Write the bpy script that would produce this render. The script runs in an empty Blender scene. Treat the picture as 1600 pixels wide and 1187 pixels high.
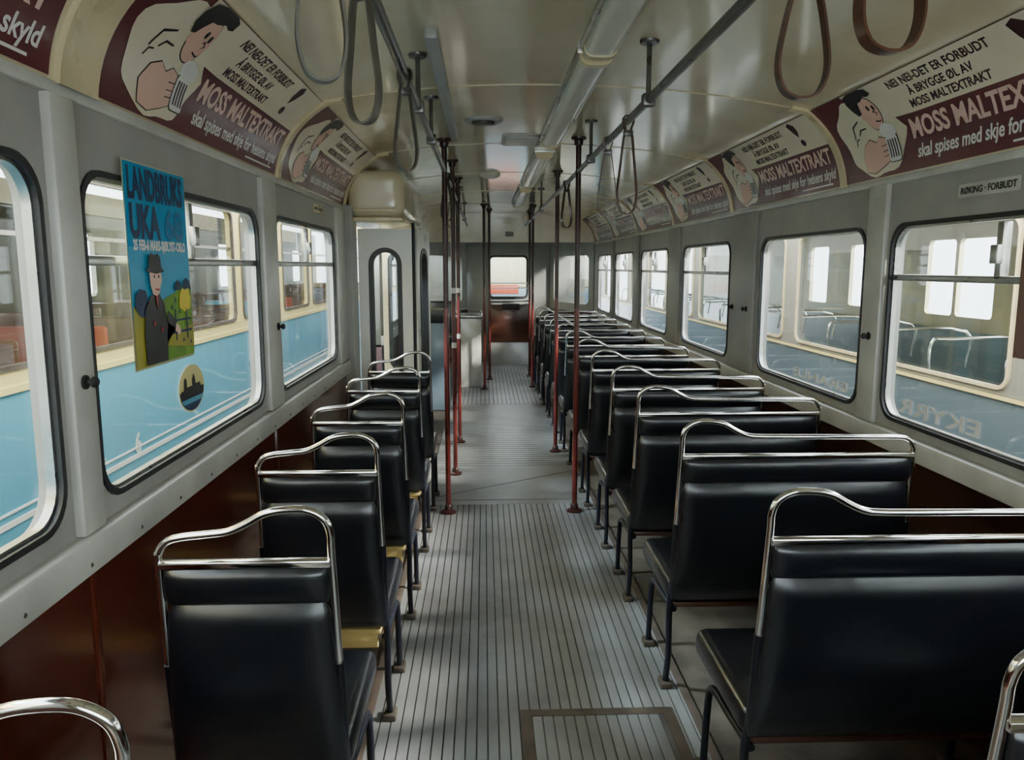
import bpy, bmesh, math, random
from mathutils import Vector, Matrix
random.seed(4)
S=bpy.context.scene; COL=S.collection
PI=math.pi
H=1.55
# ---------------------------------------------------------------- camera
cd=bpy.data.cameras.new('camera'); cam=bpy.data.objects.new('camera',cd); COL.objects.link(cam)
cam.location=(0,0,H); cam.rotation_euler=(math.radians(90-8.36),0,math.radians(-2.05))
cd.sensor_width=36; cd.lens=27; cd.clip_start=.02; S.camera=cam
# ---------------------------------------------------------------- materials
def pm(name,c,rough=.5,metal=0,var=.12,scale=6,bump=0,coat=0,c2=None,stretch=(1,1,1),rvar=.1,detail=5,cr=.13,bs=8):
    m=bpy.data.materials.new(name); m.use_nodes=True; N=m.node_tree.nodes; L=m.node_tree.links
    b=N['Principled BSDF']
    tc=N.new('ShaderNodeTexCoord'); mp=N.new('ShaderNodeMapping'); mp.inputs['Scale'].default_value=stretch
    no=N.new('ShaderNodeTexNoise'); no.inputs['Scale'].default_value=scale; no.inputs['Detail'].default_value=detail
    L.new(tc.outputs['Object'],mp.inputs[0]); L.new(mp.outputs[0],no.inputs['Vector'])
    r=N.new('ShaderNodeValToRGB'); r.color_ramp.elements[0].position=.3; r.color_ramp.elements[1].position=.7
    a=[x*(1-var) for x in c]; d=c2 if c2 else [min(1,x*(1+var)) for x in c]
    r.color_ramp.elements[0].color=(*a,1); r.color_ramp.elements[1].color=(*d,1)
    L.new(no.outputs[0],r.inputs[0]); L.new(r.outputs[0],b.inputs['Base Color'])
    mr=N.new('ShaderNodeMapRange'); mr.inputs[3].default_value=max(.02,rough-rvar); mr.inputs[4].default_value=min(1,rough+rvar)
    L.new(no.outputs[0],mr.inputs[0]); L.new(mr.outputs[0],b.inputs['Roughness'])
    b.inputs['Metallic'].default_value=metal
    if coat: b.inputs['Coat Weight'].default_value=coat; b.inputs['Coat Roughness'].default_value=cr
    if bump:
        n2=N.new('ShaderNodeTexNoise'); n2.inputs['Scale'].default_value=scale*bs; n2.inputs['Detail'].default_value=2
        L.new(mp.outputs[0],n2.inputs['Vector'])
        bp=N.new('ShaderNodeBump'); bp.inputs['Strength'].default_value=bump; bp.inputs['Distance'].default_value=.01
        L.new(n2.outputs[0],bp.inputs['Height']); L.new(bp.outputs[0],b.inputs['Normal'])
        if coat: L.new(bp.outputs[0],b.inputs['Coat Normal'])
    return m
def glassmat(name,tint):
    m=bpy.data.materials.new(name); m.use_nodes=True; N=m.node_tree.nodes; L=m.node_tree.links
    N.remove(N['Principled BSDF']); out=N['Material Output']
    t=N.new('ShaderNodeBsdfTransparent'); g=N.new('ShaderNodeBsdfGlossy'); g.inputs['Roughness'].default_value=.02
    no=N.new('ShaderNodeTexNoise'); no.inputs['Scale'].default_value=3
    mx=N.new('ShaderNodeMix'); mx.data_type='RGBA'
    mx.inputs[6].default_value=(*tint,1); mx.inputs[7].default_value=(*[x*.95 for x in tint],1)
    L.new(no.outputs[0],mx.inputs[0]); L.new(mx.outputs[2],t.inputs[0])
    lw=N.new('ShaderNodeLayerWeight'); lw.inputs['Blend'].default_value=.5
    pw=N.new('ShaderNodeMath'); pw.operation='POWER'; pw.inputs[1].default_value=4; L.new(lw.outputs['Facing'],pw.inputs[0])
    ma=N.new('ShaderNodeMath'); ma.operation='MULTIPLY_ADD'; ma.inputs[1].default_value=.32; ma.inputs[2].default_value=.02; L.new(pw.outputs[0],ma.inputs[0])
    mi=N.new('ShaderNodeMixShader'); L.new(ma.outputs[0],mi.inputs[0]); L.new(t.outputs[0],mi.inputs[1]); L.new(g.outputs[0],mi.inputs[2])
    L.new(mi.outputs[0],out.inputs[0]); return m
M=dict(
 grey=pm('grey_paint',(.37,.36,.33),.4,var=.14,scale=4,bump=.05),
 greyl=pm('light_grey_paint',(.56,.55,.50),.32,var=.16,scale=5),
 cream=pm('cream_enamel',(.74,.63,.40),.16,var=.12,scale=1.6,coat=.6,c2=(.83,.74,.52),cr=.09),
 creamd=pm('cream_box',(.74,.62,.38),.28,var=.12,scale=4),
 leafw=pm('door_off_white',(.74,.73,.66),.3,var=.08,scale=3),
 wood=pm('mahogany',(.07,.012,.007),.18,var=.25,scale=1.1,stretch=(1,.7,1.6),coat=.6,c2=(.15,.028,.012)),
 woodd=pm('dark_mahogany',(.04,.013,.008),.3,var=.4,scale=2,stretch=(1,.6,3),coat=.4,c2=(.085,.028,.014)),
 ply=pm('yellow_plywood',(.60,.43,.15),.45,var=.15,scale=5,stretch=(1,8,1)),
 black=pm('black_rubber',(.018,.018,.019),.45,var=.2),
 vinyl=pm('black_vinyl',(.006,.007,.010),.30,var=.3,scale=3,bump=.32,coat=.5,rvar=.1,cr=.22,bs=2.6),
 chrome=pm('chrome',(.88,.87,.84),.11,1,var=.08,scale=20,rvar=.05),
 alu=pm('aluminium',(.50,.50,.47),.3,1,var=.1,scale=14),
 navy=pm('dark_navy_enamel',(.005,.006,.012),.35,var=.2),
 foot=pm('worn_foot_block',(.07,.055,.04),.7,var=.3,scale=30),
 notice=pm('notice_pinkish',(.24,.13,.10),.6,var=.15,scale=8),
 floor=pm('ribbed_floor_grey',(.17,.165,.155),.34,var=.25,scale=1.7,c2=(.33,.34,.345),bump=.1,detail=8),
 floor2=pm('landing_grey',(.22,.225,.225),.38,var=.2,scale=2.5,c2=(.32,.33,.33),bump=.08),
 groove=pm('dark_groove',(.09,.085,.077),.7,var=.3,scale=5),  # darker base showing between the floor slats
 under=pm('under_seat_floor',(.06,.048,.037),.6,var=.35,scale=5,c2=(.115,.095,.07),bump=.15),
 brownm=pm('brown_metal_strip',(.09,.07,.055),.5,var=.25,scale=10),
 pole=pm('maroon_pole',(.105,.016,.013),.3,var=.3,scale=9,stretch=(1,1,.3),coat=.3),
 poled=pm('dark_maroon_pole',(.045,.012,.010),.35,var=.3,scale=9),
 rail=pm('grey_rail',(.13,.12,.11),.3,.6,var=.2,scale=14),
 strapg=pm('grey_leather',(.10,.09,.07),.45,var=.3,scale=25),
 strapb=pm('brown_leather',(.075,.026,.012),.35,var=.35,scale=25,coat=.3),
 maroon=pm('maroon_print',(.12,.007,.016),.35,var=.1,scale=3,coat=.2),
 adcream=pm('cream_print',(.88,.79,.60),.35,var=.05,scale=3,coat=.2),
 pink=pm('pale_pink_ink',(.88,.62,.54),.4,var=.03),
 ink=pm('dark_ink',(.05,.012,.018),.4,var=.1),
 skin=pm('pink_skin_print',(.88,.55,.43),.4,var=.05),
 hair=pm('black_print',(.012,.010,.012),.4,var=.1),
 white=pm('white_print',(.86,.85,.80),.4,var=.03),
 pblue=pm('poster_blue',(.01,.30,.56),.45,var=.06,scale=3),
 psky=pm('poster_light_blue',(.05,.38,.62),.45,var=.08),
 pnavy=pm('poster_navy',(.006,.028,.09),.45,var=.1),
 pnum=pm('poster_mid_blue',(.01,.17,.36),.45,var=.1),
 pgreen=pm('poster_green',(.16,.34,.02),.45,var=.4,scale=14),
 polive=pm('poster_olive',(.40,.36,.04),.45,var=.1),
 pedge=pm('poster_edge',(.55,.52,.32),.45,var=.1),
 pyel=pm('poster_yellow',(.82,.66,.04),.45,var=.08),
 pred=pm('poster_red',(.5,.04,.03),.45,var=.08),
 tred=pm('tram_orange_red',(.34,.05,.015),.5,var=.1),
 sky_c=pm('sticker_cream',(.80,.70,.30),.4,var=.05),
 diff=pm('lamp_diffuser',(.70,.67,.56),.25,var=.06,scale=2,coat=.4),
 tblue=pm('tram_light_blue',(.12,.42,.60),.3,var=.08,scale=.8,coat=.3),
 tcream=pm('tram_cream',(.88,.72,.30),.4,var=.08,scale=1.5),
 tcream2=pm('tram_grey_cream',(.27,.27,.24),.4,var=.15,scale=1.5),
 tcream3=pm('tram_far_cream',(.50,.46,.30),.4,var=.15,scale=1.5),
 tgrey=pm('tram_grey_blue',(.13,.18,.22),.25,var=.12,scale=1.2,coat=.4),
 tseat=pm('tram_wooden_seat',(.10,.035,.013),.35,var=.35,scale=3,stretch=(1,1,10),coat=.3),
 tin=pm('tram_inner_panel',(.12,.10,.06),.5,var=.35,scale=1.5,c2=(.22,.20,.13)),
 hall=pm('hall_concrete',(.30,.29,.27),.8,var=.2,scale=1),
 glass=glassmat('window_glass',(.96,.98,.97)),
)
# ---------------------------------------------------------------- mesh helpers
def fin(me,smooth=True,ang=38):
    if smooth:
        for p in me.polygons: p.use_smooth=True
        try: me.set_sharp_from_angle(angle=math.radians(ang))
        except Exception: pass
def ob(name,g,mat,parent=None,fn=None,smooth=True):
    if isinstance(g,bmesh.types.BMesh):
        bmesh.ops.recalc_face_normals(g,faces=g.faces)
        me=bpy.data.meshes.new(name); g.to_mesh(me); g.free()
    else: me=g; me.name=name
    if fn:
        for v in me.vertices: v.co=fn(*v.co)
    me.materials.clear(); me.materials.append(M[mat]); fin(me,smooth)
    o=bpy.data.objects.new(name,me); COL.objects.link(o)
    if parent: o.parent=parent
    return o
def tag(o,label=None,cat=None,group=None,kind=None):
    if label: o['label']=label
    if cat: o['category']=cat
    if group: o['group']=group
    if kind: o['kind']=kind
    return o
def empty(name,loc=(0,0,0),rz=0,**k):
    o=bpy.data.objects.new(name,None); COL.objects.link(o); o.location=loc; o.rotation_euler=(0,0,rz); o.empty_display_size=.1
    return tag(o,**k)
def dup(root,loc,label):
    r=root.copy(); COL.objects.link(r); r.location=loc; r['label']=label
    for ch in list(root.children):
        c=ch.copy(); COL.objects.link(c); c.parent=r
        for g in list(ch.children):
            d=g.copy(); COL.objects.link(d); d.parent=c
    return r
def NB(): return bmesh.new()
def box(bm,a,b,bev=0,seg=2,rot=None,piv=None):
    t=bmesh.new(); bmesh.ops.create_cube(t,size=1)
    c=[(a[i]+b[i])/2 for i in range(3)]; s=[abs(b[i]-a[i]) for i in range(3)]
    for v in t.verts: v.co=Vector((v.co.x*s[0],v.co.y*s[1],v.co.z*s[2]))
    if bev: bmesh.ops.bevel(t,geom=list(t.edges),offset=min(bev,min(s)*.49),segments=seg,profile=.5,affect='EDGES')
    if rot:
        for v in t.verts: v.co=rot@v.co
    for v in t.verts: v.co+=Vector(c)
    me=bpy.data.meshes.new('t'); t.to_mesh(me); t.free(); bm.from_mesh(me); bpy.data.meshes.remove(me)
    return bm
def catmull(p,n=6):
    p=[Vector(x) for x in p]; q=[p[0]*2-p[1]]+p+[p[-1]*2-p[-2]]; out=[]
    for i in range(1,len(q)-2):
        for k in range(n):
            t=k/n; a,b,c,d=q[i-1],q[i],q[i+1],q[i+2]
            out.append(.5*((2*b)+(c-a)*t+(2*a-5*b+4*c-d)*t*t+(3*b-a-3*c+d)*t**3))
    out.append(p[-1]); return out
def tube(bm,pts,r,seg=10):
    pts=[Vector(p) for p in pts]; rings=[]; n=None
    for i,p in enumerate(pts):
        t=(pts[min(i+1,len(pts)-1)]-pts[max(i-1,0)]).normalized()
        if n is None:
            n=t.orthogonal().normalized()
        n=(n-t*n.dot(t)).normalized(); b=t.cross(n)
        rings.append([bm.verts.new(p+(n*math.cos(2*PI*k/seg)+b*math.sin(2*PI*k/seg))*r) for k in range(seg)])
    for a,b in zip(rings,rings[1:]):
        for k in range(seg): bm.faces.new((a[k],a[(k+1)%seg],b[(k+1)%seg],b[k]))
    bm.faces.new(rings[0][::-1]); bm.faces.new(rings[-1]); return bm
def lathe(bm,prof,c=(0,0,0),seg=20,axis='z'):
    rings=[]
    for r,z in prof:
        ring=[]
        for k in range(seg):
            a=2*PI*k/seg; p=(r*math.cos(a),r*math.sin(a),z)
            if axis=='x': p=(z,r*math.cos(a),r*math.sin(a))
            ring.append(bm.verts.new((p[0]+c[0],p[1]+c[1],p[2]+c[2])))
        rings.append(ring)
    for a,b in zip(rings,rings[1:]):
        for k in range(seg): bm.faces.new((a[k],a[(k+1)%seg],b[(k+1)%seg],b[k]))
    bm.faces.new(rings[0][::-1]); bm.faces.new(rings[-1]); return bm
def loft(bm,levels,seg=40,ex=.32,ey=.6):
    rings=[]
    for z,a,b,yo in levels:
        ring=[]
        for k in range(seg):
            t=2*PI*(k+.5)/seg; c,s=math.cos(t),math.sin(t)
            ring.append(bm.verts.new((a*math.copysign(abs(c)**ex,c),yo+b*math.copysign(abs(s)**ey,s),z)))
        rings.append(ring)
    for a,b in zip(rings,rings[1:]):
        for k in range(seg): bm.faces.new((a[k],a[(k+1)%seg],b[(k+1)%seg],b[k]))
    bm.faces.new(rings[0][::-1]); bm.faces.new(rings[-1]); return bm
def conv(o):
    COL.objects.link(o); bpy.context.view_layer.update()
    dg=bpy.context.evaluated_depsgraph_get()
    me=bpy.data.meshes.new_from_object(o.evaluated_get(dg)); d=o.data
    bpy.data.objects.remove(o); bpy.data.curves.remove(d); return me
def shape(polys,th=.002):
    cu=bpy.data.curves.new('c','CURVE'); cu.dimensions='2D'; cu.fill_mode='BOTH'; cu.extrude=th/2
    for p in polys:
        s=cu.splines.new('POLY'); s.points.add(len(p)-1)
        for q,(x,y) in zip(s.points,p): q.co=(x,y,0,1)
        s.use_cyclic_u=True
    return conv(bpy.data.objects.new('c',cu))
def text(s,size,off=0,shear=0,align='LEFT',sp=1.0,th=.0004,width=None):
    cu=bpy.data.curves.new('t','FONT'); cu.body=s; cu.size=size; cu.offset=off; cu.shear=shear; cu.align_x=align
    cu.space_character=sp; cu.extrude=th/2; cu.resolution_u=3
    me=conv(bpy.data.objects.new('t',cu))
    if width:
        xs=[v.co.x for v in me.vertices]; w=max(xs)-min(xs); k=width/w; x0=min(xs)
        for v in me.vertices: v.co.x=(v.co.x-x0)*k
    return me
def joinm(ms):
    bm=bmesh.new()
    for m,dx,dy in ms:
        for v in m.vertices: v.co.x+=dx; v.co.y+=dy
        bm.from_mesh(m)
    me=bpy.data.meshes.new('j'); bm.to_mesh(me); bm.free(); return me
def slicey(me,step=.03,top=.45):
    bm=bmesh.new(); bm.from_mesh(me); y=step
    while y<top:
        bmesh.ops.bisect_plane(bm,geom=list(bm.verts)+list(bm.edges)+list(bm.faces),plane_co=(0,y,0),plane_no=(0,1,0)); y+=step
    bm.to_mesh(me); bm.free(); return me
def rr(x0,x1,y0,y1,r,n=6):
    out=[]
    for cx,cy,a0 in ((x1-r,y1-r,0),(x0+r,y1-r,90),(x0+r,y0+r,180),(x1-r,y0+r,270)):
        for k in range(n+1):
            a=math.radians(a0+90*k/n); out.append((cx+r*math.cos(a),cy+r*math.sin(a)))
    return out
def ell(cx,cy,a,b,n=28,rot=0):
    return [(cx+a*math.cos(2*PI*k/n)*math.cos(rot)-b*math.sin(2*PI*k/n)*math.sin(rot),cy+a*math.cos(2*PI*k/n)*math.sin(rot)+b*math.sin(2*PI*k/n)*math.cos(rot)) for k in range(n)]
def grow(p,d):
    cx=sum(a for a,b in p)/len(p); cy=sum(b for a,b in p)/len(p); out=[]
    for a,b in p:
        l=math.hypot(a-cx,b-cy) or 1; out.append((a+(a-cx)/l*d,b+(b-cy)/l*d))
    return out
XL,XR=-.90,1.60
YF,YE,YR=-.5,11.2,12.7
def wl(off=0): return lambda x,y,z:(XL+off+z,x,y)
def wr(off=0): return lambda x,y,z:(XR+off+z,x,y)
def rect(x0,x1,y0,y1): return [(x0,y0),(x1,y0),(x1,y1),(x0,y1)]
# ---------------------------------------------------------------- floor
def slats(bm,x0,x1,y0,y1,per=.037,gap=.0055):
    x=x0
    while x<x1-.005:
        b=min(x+per-gap,x1); box(bm,(x,y0,-.006),(b,y1,0)); x+=per
    return bm
fl=ob('floor',slats(NB(),-.40,.72,YF,4.9),'floor',smooth=False); tag(fl,kind='structure')
def fpart(name,a,b,mat,bev=0): return ob(name,box(NB(),a,b,bev),mat,fl,smooth=False)
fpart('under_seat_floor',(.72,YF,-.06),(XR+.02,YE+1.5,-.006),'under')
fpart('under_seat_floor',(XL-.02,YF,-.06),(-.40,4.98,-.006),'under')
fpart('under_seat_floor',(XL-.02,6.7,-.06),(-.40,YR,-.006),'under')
fpart('landing_plate',(-.40,4.9,-.06),(.72,5.9,.0),'floor2')
fpart('rear_floor_base',(-.40,5.9,-.06),(.72,YR,-.0035),'groove')
bm=NB(); y=5.91
while y<8.6:
    box(bm,(-.395,y,-.006),(.715,y+.058,.0)); y+=.072
ob('cross_ribbed_mat',bm,'floor',fl,smooth=False)
ob('rear_ribbed_mat',slats(NB(),-.395,.715,8.65,YR,.05,.008),'floor',fl,smooth=False)
fpart('subfloor',(-.40,YF,-.06),(.72,4.9,-.0035),'groove')
bm=NB(); box(bm,(.715,YF,-.01),(.745,YE,.006),.002); box(bm,(-.425,YF,-.01),(-.395,4.95,.006),.002)
ob('edge_strip',bm,'brownm',fl)
bm=NB()
for a,b in (((-.38,5.05,-.001),(.70,5.75,-.001)),((-.38,5.0,-.001),(.70,5.0,-.001))):
    tube(bm,[a,b],.003,6)
ob('floor_seam',bm,'brownm',fl)
bm=NB(); box(bm,(XL-.05,4.98,-.36),(-.40,6.7,-.30)); box(bm,(-.43,4.98,-.30),(-.40,6.7,-.01))
ob('door_step',bm,'under',fl,smooth=False)
hr=empty('floor_hatch',(.388,2.19,0),label='metal framed hatch let into the ribbed aisle floor',cat='hatch')
fr=shape([rr(-.27,.27,-.32,.32,.004,2),rr(-.232,.232,-.28,.28,.004,2)],.004)
ob('hatch_frame',fr,'brownm',hr,fn=lambda x,y,z:(x,y,z+.003),smooth=False)
ob('hatch_base',box(NB(),(-.232,-.28,.0005),(.232,.28,.002)),'groove',hr,smooth=False)
bm=NB(); x=-.228
while x<.21: box(bm,(x,-.277,.0015),(x+.0315,.277,.005)); x+=.037
ob('hatch_cover',bm,'floor',hr,smooth=False)
# ---------------------------------------------------------------- walls with windows
WL=[(.25,1.62,0),(1.785,3.13,1),(3.39,4.69,1)]
WL2=[(7.0,8.35,1),(8.7,9.95,1)]
WR=[(.35,1.55,0),(1.75,3.00,1),(3.21,4.43,0),(5.0,6.19,1),(6.70,7.86,1),(8.26,9.41,1),(9.75,10.85,1)]
ZL=(1.005,1.765); ZR=(.96,1.71)
wleft=ob('wall_left',shape([rect(YF,4.98,.86,1.95)]+[rr(a,b,*ZL,.09) for a,b,_ in WL],.05),'grey',fn=wl(-.025),smooth=False); tag(wleft,kind='structure')
o=ob('upper_wall_rear',shape([rect(6.7,YE,.86,1.95)]+[rr(a,b,*ZL,.09) for a,b,_ in WL2],.05),'grey',wleft,fn=wl(-.025),smooth=False)
ob('door_header',box(NB(),(XL-.05,4.98,1.85),(XL,6.7,1.95)),'grey',wleft,smooth=False)
ob('door_jamb',box(NB(),(XL-.05,4.98,-.30),(-.835,5.17,1.94),.01),'grey',wleft,smooth=False)
wright=ob('wall_right',shape([rect(YF,YE,.86,1.92)]+[rr(a,b,*ZR,.09) for a,b,_ in WR],.05),'grey',fn=wr(.025),smooth=False); tag(wright,kind='structure')
wf=ob('added_front_wall',shape([rect(XL-.05,XR+.05,-.05,2.4),rr(-.6,1.3,1.15,1.95,.1)],.05),'grey',fn=lambda x,y,z:(x,YF-.03+z,y),smooth=False); tag(wf,kind='structure')  # unseen bulkhead added to cut light from behind; small opening for contrast
ob('windscreen_pane',shape([rr(-.6,1.3,1.15,1.95,.1)],.004),'glass',wf,fn=lambda x,y,z:(x,YF-.03+z,y),smooth=False)
ob('lower_panel',box(NB(),(XL-.05,YF,-.05),(XL+.004,4.98,.88)),'wood',wleft,smooth=False)
ob('lower_panel',box(NB(),(XL-.05,6.7,-.05),(XL+.004,YE,.88)),'wood',wleft,smooth=False)
ob('lower_panel',box(NB(),(XR-.004,YF,-.05),(XR+.05,YE,.86)),'woodd',wright,smooth=False)
bm=NB()
for y in (1.70,3.26): box(bm,(XL,y-.012,0),(XL+.010,y+.012,.865),.003)
ob('wood_batten',bm,'wood',wleft)
def ledge(name,a,b):
    o=ob(name,box(NB(),a,b,.008),'greyl'); return tag(o,kind='structure')
ledge('trim_1',(XL-.01,YF,.875),(XL+.032,4.98,.958))
ledge('trim_2',(XR-.032,YF,.84),(XR+.01,YE,.918))
ledge('trim_3',(XL-.01,6.7,.875),(XL+.032,YE,.958))
ledge('trim_4',(XL-.01,YF,1.905),(XL+.012,4.98,1.935))
ledge('trim_5',(XR-.012,YF,1.87),(XR+.01,YE,1.90))
bm=NB()
for y in [.15+.25*k for k in range(20)]:
    if y<4.95: lathe(bm,[(.006,0),(.005,.002),(.002,.004)],(XL+.031,y,.90),8,'x')
ob('screw',bm,'rail',wleft)
for i,(a,b) in enumerate(((1.655,1.75),(3.16,3.36),(4.72,4.98))):
    o=ob('trim_%d'%(6+i),box(NB(),(XL-.005,a,.96),(XL+.022,b,1.905),.006),'greyl'); tag(o,kind='structure')
for i,(a,b) in enumerate(((1.585,1.715),(3.035,3.175),(4.50,4.93),(6.26,6.63),(7.93,8.19),(9.48,9.68))):
    o=ob('trim_%d'%(9+i),box(NB(),(XR-.02,a,.92),(XR+.005,b,1.875),.006),'grey' if i!=1 else 'greyl'); tag(o,kind='structure')
def mkwindow(n,y0,y1,z,bar,mp,sgn):
    w=empty('window_%d'%n,(0,0,0)); tag(w,kind='structure')
    ob('gasket',shape([rr(y0-.008,y1+.008,z[0]-.008,z[1]+.008,.094),rr(y0+.007,y1-.007,z[0]+.007,z[1]-.007,.085)],.012),'black',w,fn=mp(0))
    ob('sash',shape([rr(y0+.002,y1-.002,z[0]+.002,z[1]-.002,.088),rr(y0+.015,y1-.015,z[0]+.015,z[1]-.015,.077)],.02),'alu',w,fn=mp(-sgn*.016))
    ob('pane',shape([rr(y0+.003,y1-.003,z[0]+.003,z[1]-.003,.08)],.003),'glass',w,fn=mp(-sgn*.03),smooth=False)
    if bar:
        X=(XL if sgn>0 else XR); zb=z[1]-.20
        xs=sorted((X-sgn*.035,X-sgn*.005))
        ob('transom',box(NB(),(xs[0],y0+.01,zb-.012),(xs[1],y1-.01,zb+.012),.003),'alu',w)
        ym=(y0+y1)/2
        bm=box(NB(),(xs[0],ym-.015,zb),(xs[1],ym+.015,z[1]-.02),.003)
        xh=sorted((X-sgn*.01,X+sgn*.012)); box(bm,(xh[0],ym-.018,zb+.05),(xh[1],ym+.018,zb+.11),.004)
        ob('mullion',bm,'alu',w)
k=1
for a,b,c in WL+WL2: mkwindow(k,a,b,ZL,c,wl,1); k+=1
for a,b,c in WR: mkwindow(k,a,b,ZR,c,wr,-1); k+=1
# ---------------------------------------------------------------- ceiling and coves
CL=[Vector((-.895,1.93)),Vector((-.875,2.13)),Vector((-.67,2.25))]
CR=[Vector((1.595,1.895)),Vector((1.575,2.10)),Vector((1.40,2.225))]
AH=.40
def bez(P,t): return P[0]*(1-t)**2+P[1]*2*t*(1-t)+P[2]*t*t
def bezt(P,t): return ((P[1]-P[0])*2*(1-t)+(P[2]-P[1])*2*t).normalized()
cross=[bez(CL,i/12) for i in range(13)]
for i in range(1,30):
    x=-.67+2.07*i/30; q=(x-.365)/1.035
    cross.append(Vector((x,2.25-.025*i/30+.085*(1-abs(q)**2.2))))
cross+= [bez(CR,1-i/12) for i in range(13)]
def ceilz(x):
    q=(x-.365)/1.035; return 2.25-.0125*(1+q)+.085*(1-abs(q)**2.2)
bm=NB()
va=[bm.verts.new((p.x,YF,p.y)) for p in cross]; vb=[bm.verts.new((p.x,YR,p.y)) for p in cross]
for i in range(len(cross)-1): bm.faces.new((va[i],va[i+1],vb[i+1],vb[i]))
ce=ob('ceiling',bm,'cream'); tag(ce,kind='structure')
bm=NB(); box(bm,(XL-.05,YF,2.40),(XR+.05,YR,2.45)); box(bm,(XL-.05,YF,1.94),(XL-.03,YR,2.45)); box(bm,(XR+.03,YF,1.91),(XR+.05,YR,2.45))
ob('roof_shell',bm,'creamd',ce,smooth=False)
def rib(y,w,off,part,name,mat):
    bm=NB(); L=[]
    for i,p in enumerate(part):
        a=part[max(i-1,0)]; b=part[min(i+1,len(part)-1)]; t=(b-a).normalized(); nn=Vector((t.y,-t.x))
        q=p+nn*off; L.append((bm.verts.new((q.x,y-w/2,q.y)),bm.verts.new((q.x,y+w/2,q.y)),bm.verts.new((p.x,y-w/2,p.y)),bm.verts.new((p.x,y+w/2,p.y))))
    for a,b in zip(L,L[1:]):
        bm.faces.new((a[0],a[1],b[1],b[0])); bm.faces.new((a[0],b[0],b[2],a[2])); bm.faces.new((a[1],a[3],b[3],b[1]))
    return ob(name,bm,mat,ce)
LY=[.14,1.86,3.46,5.06]
RY=[.34,1.88,3.42,4.96,6.50,8.04,9.58,11.12]
for y,w in zip(LY,(.05,.16,.05,.05)): rib(y+.005-w/2,w,.014,cross[:14],'cove_rib','creamd')
for y in RY: rib(y,.045,.014,cross[-14:],'cove_rib','creamd')
for y in (.3,1.83,3.43,5.0,6.5,8.0,9.5,11): rib(y,.012,.003,cross[12:-12],'ceiling_seam','creamd')
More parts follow.
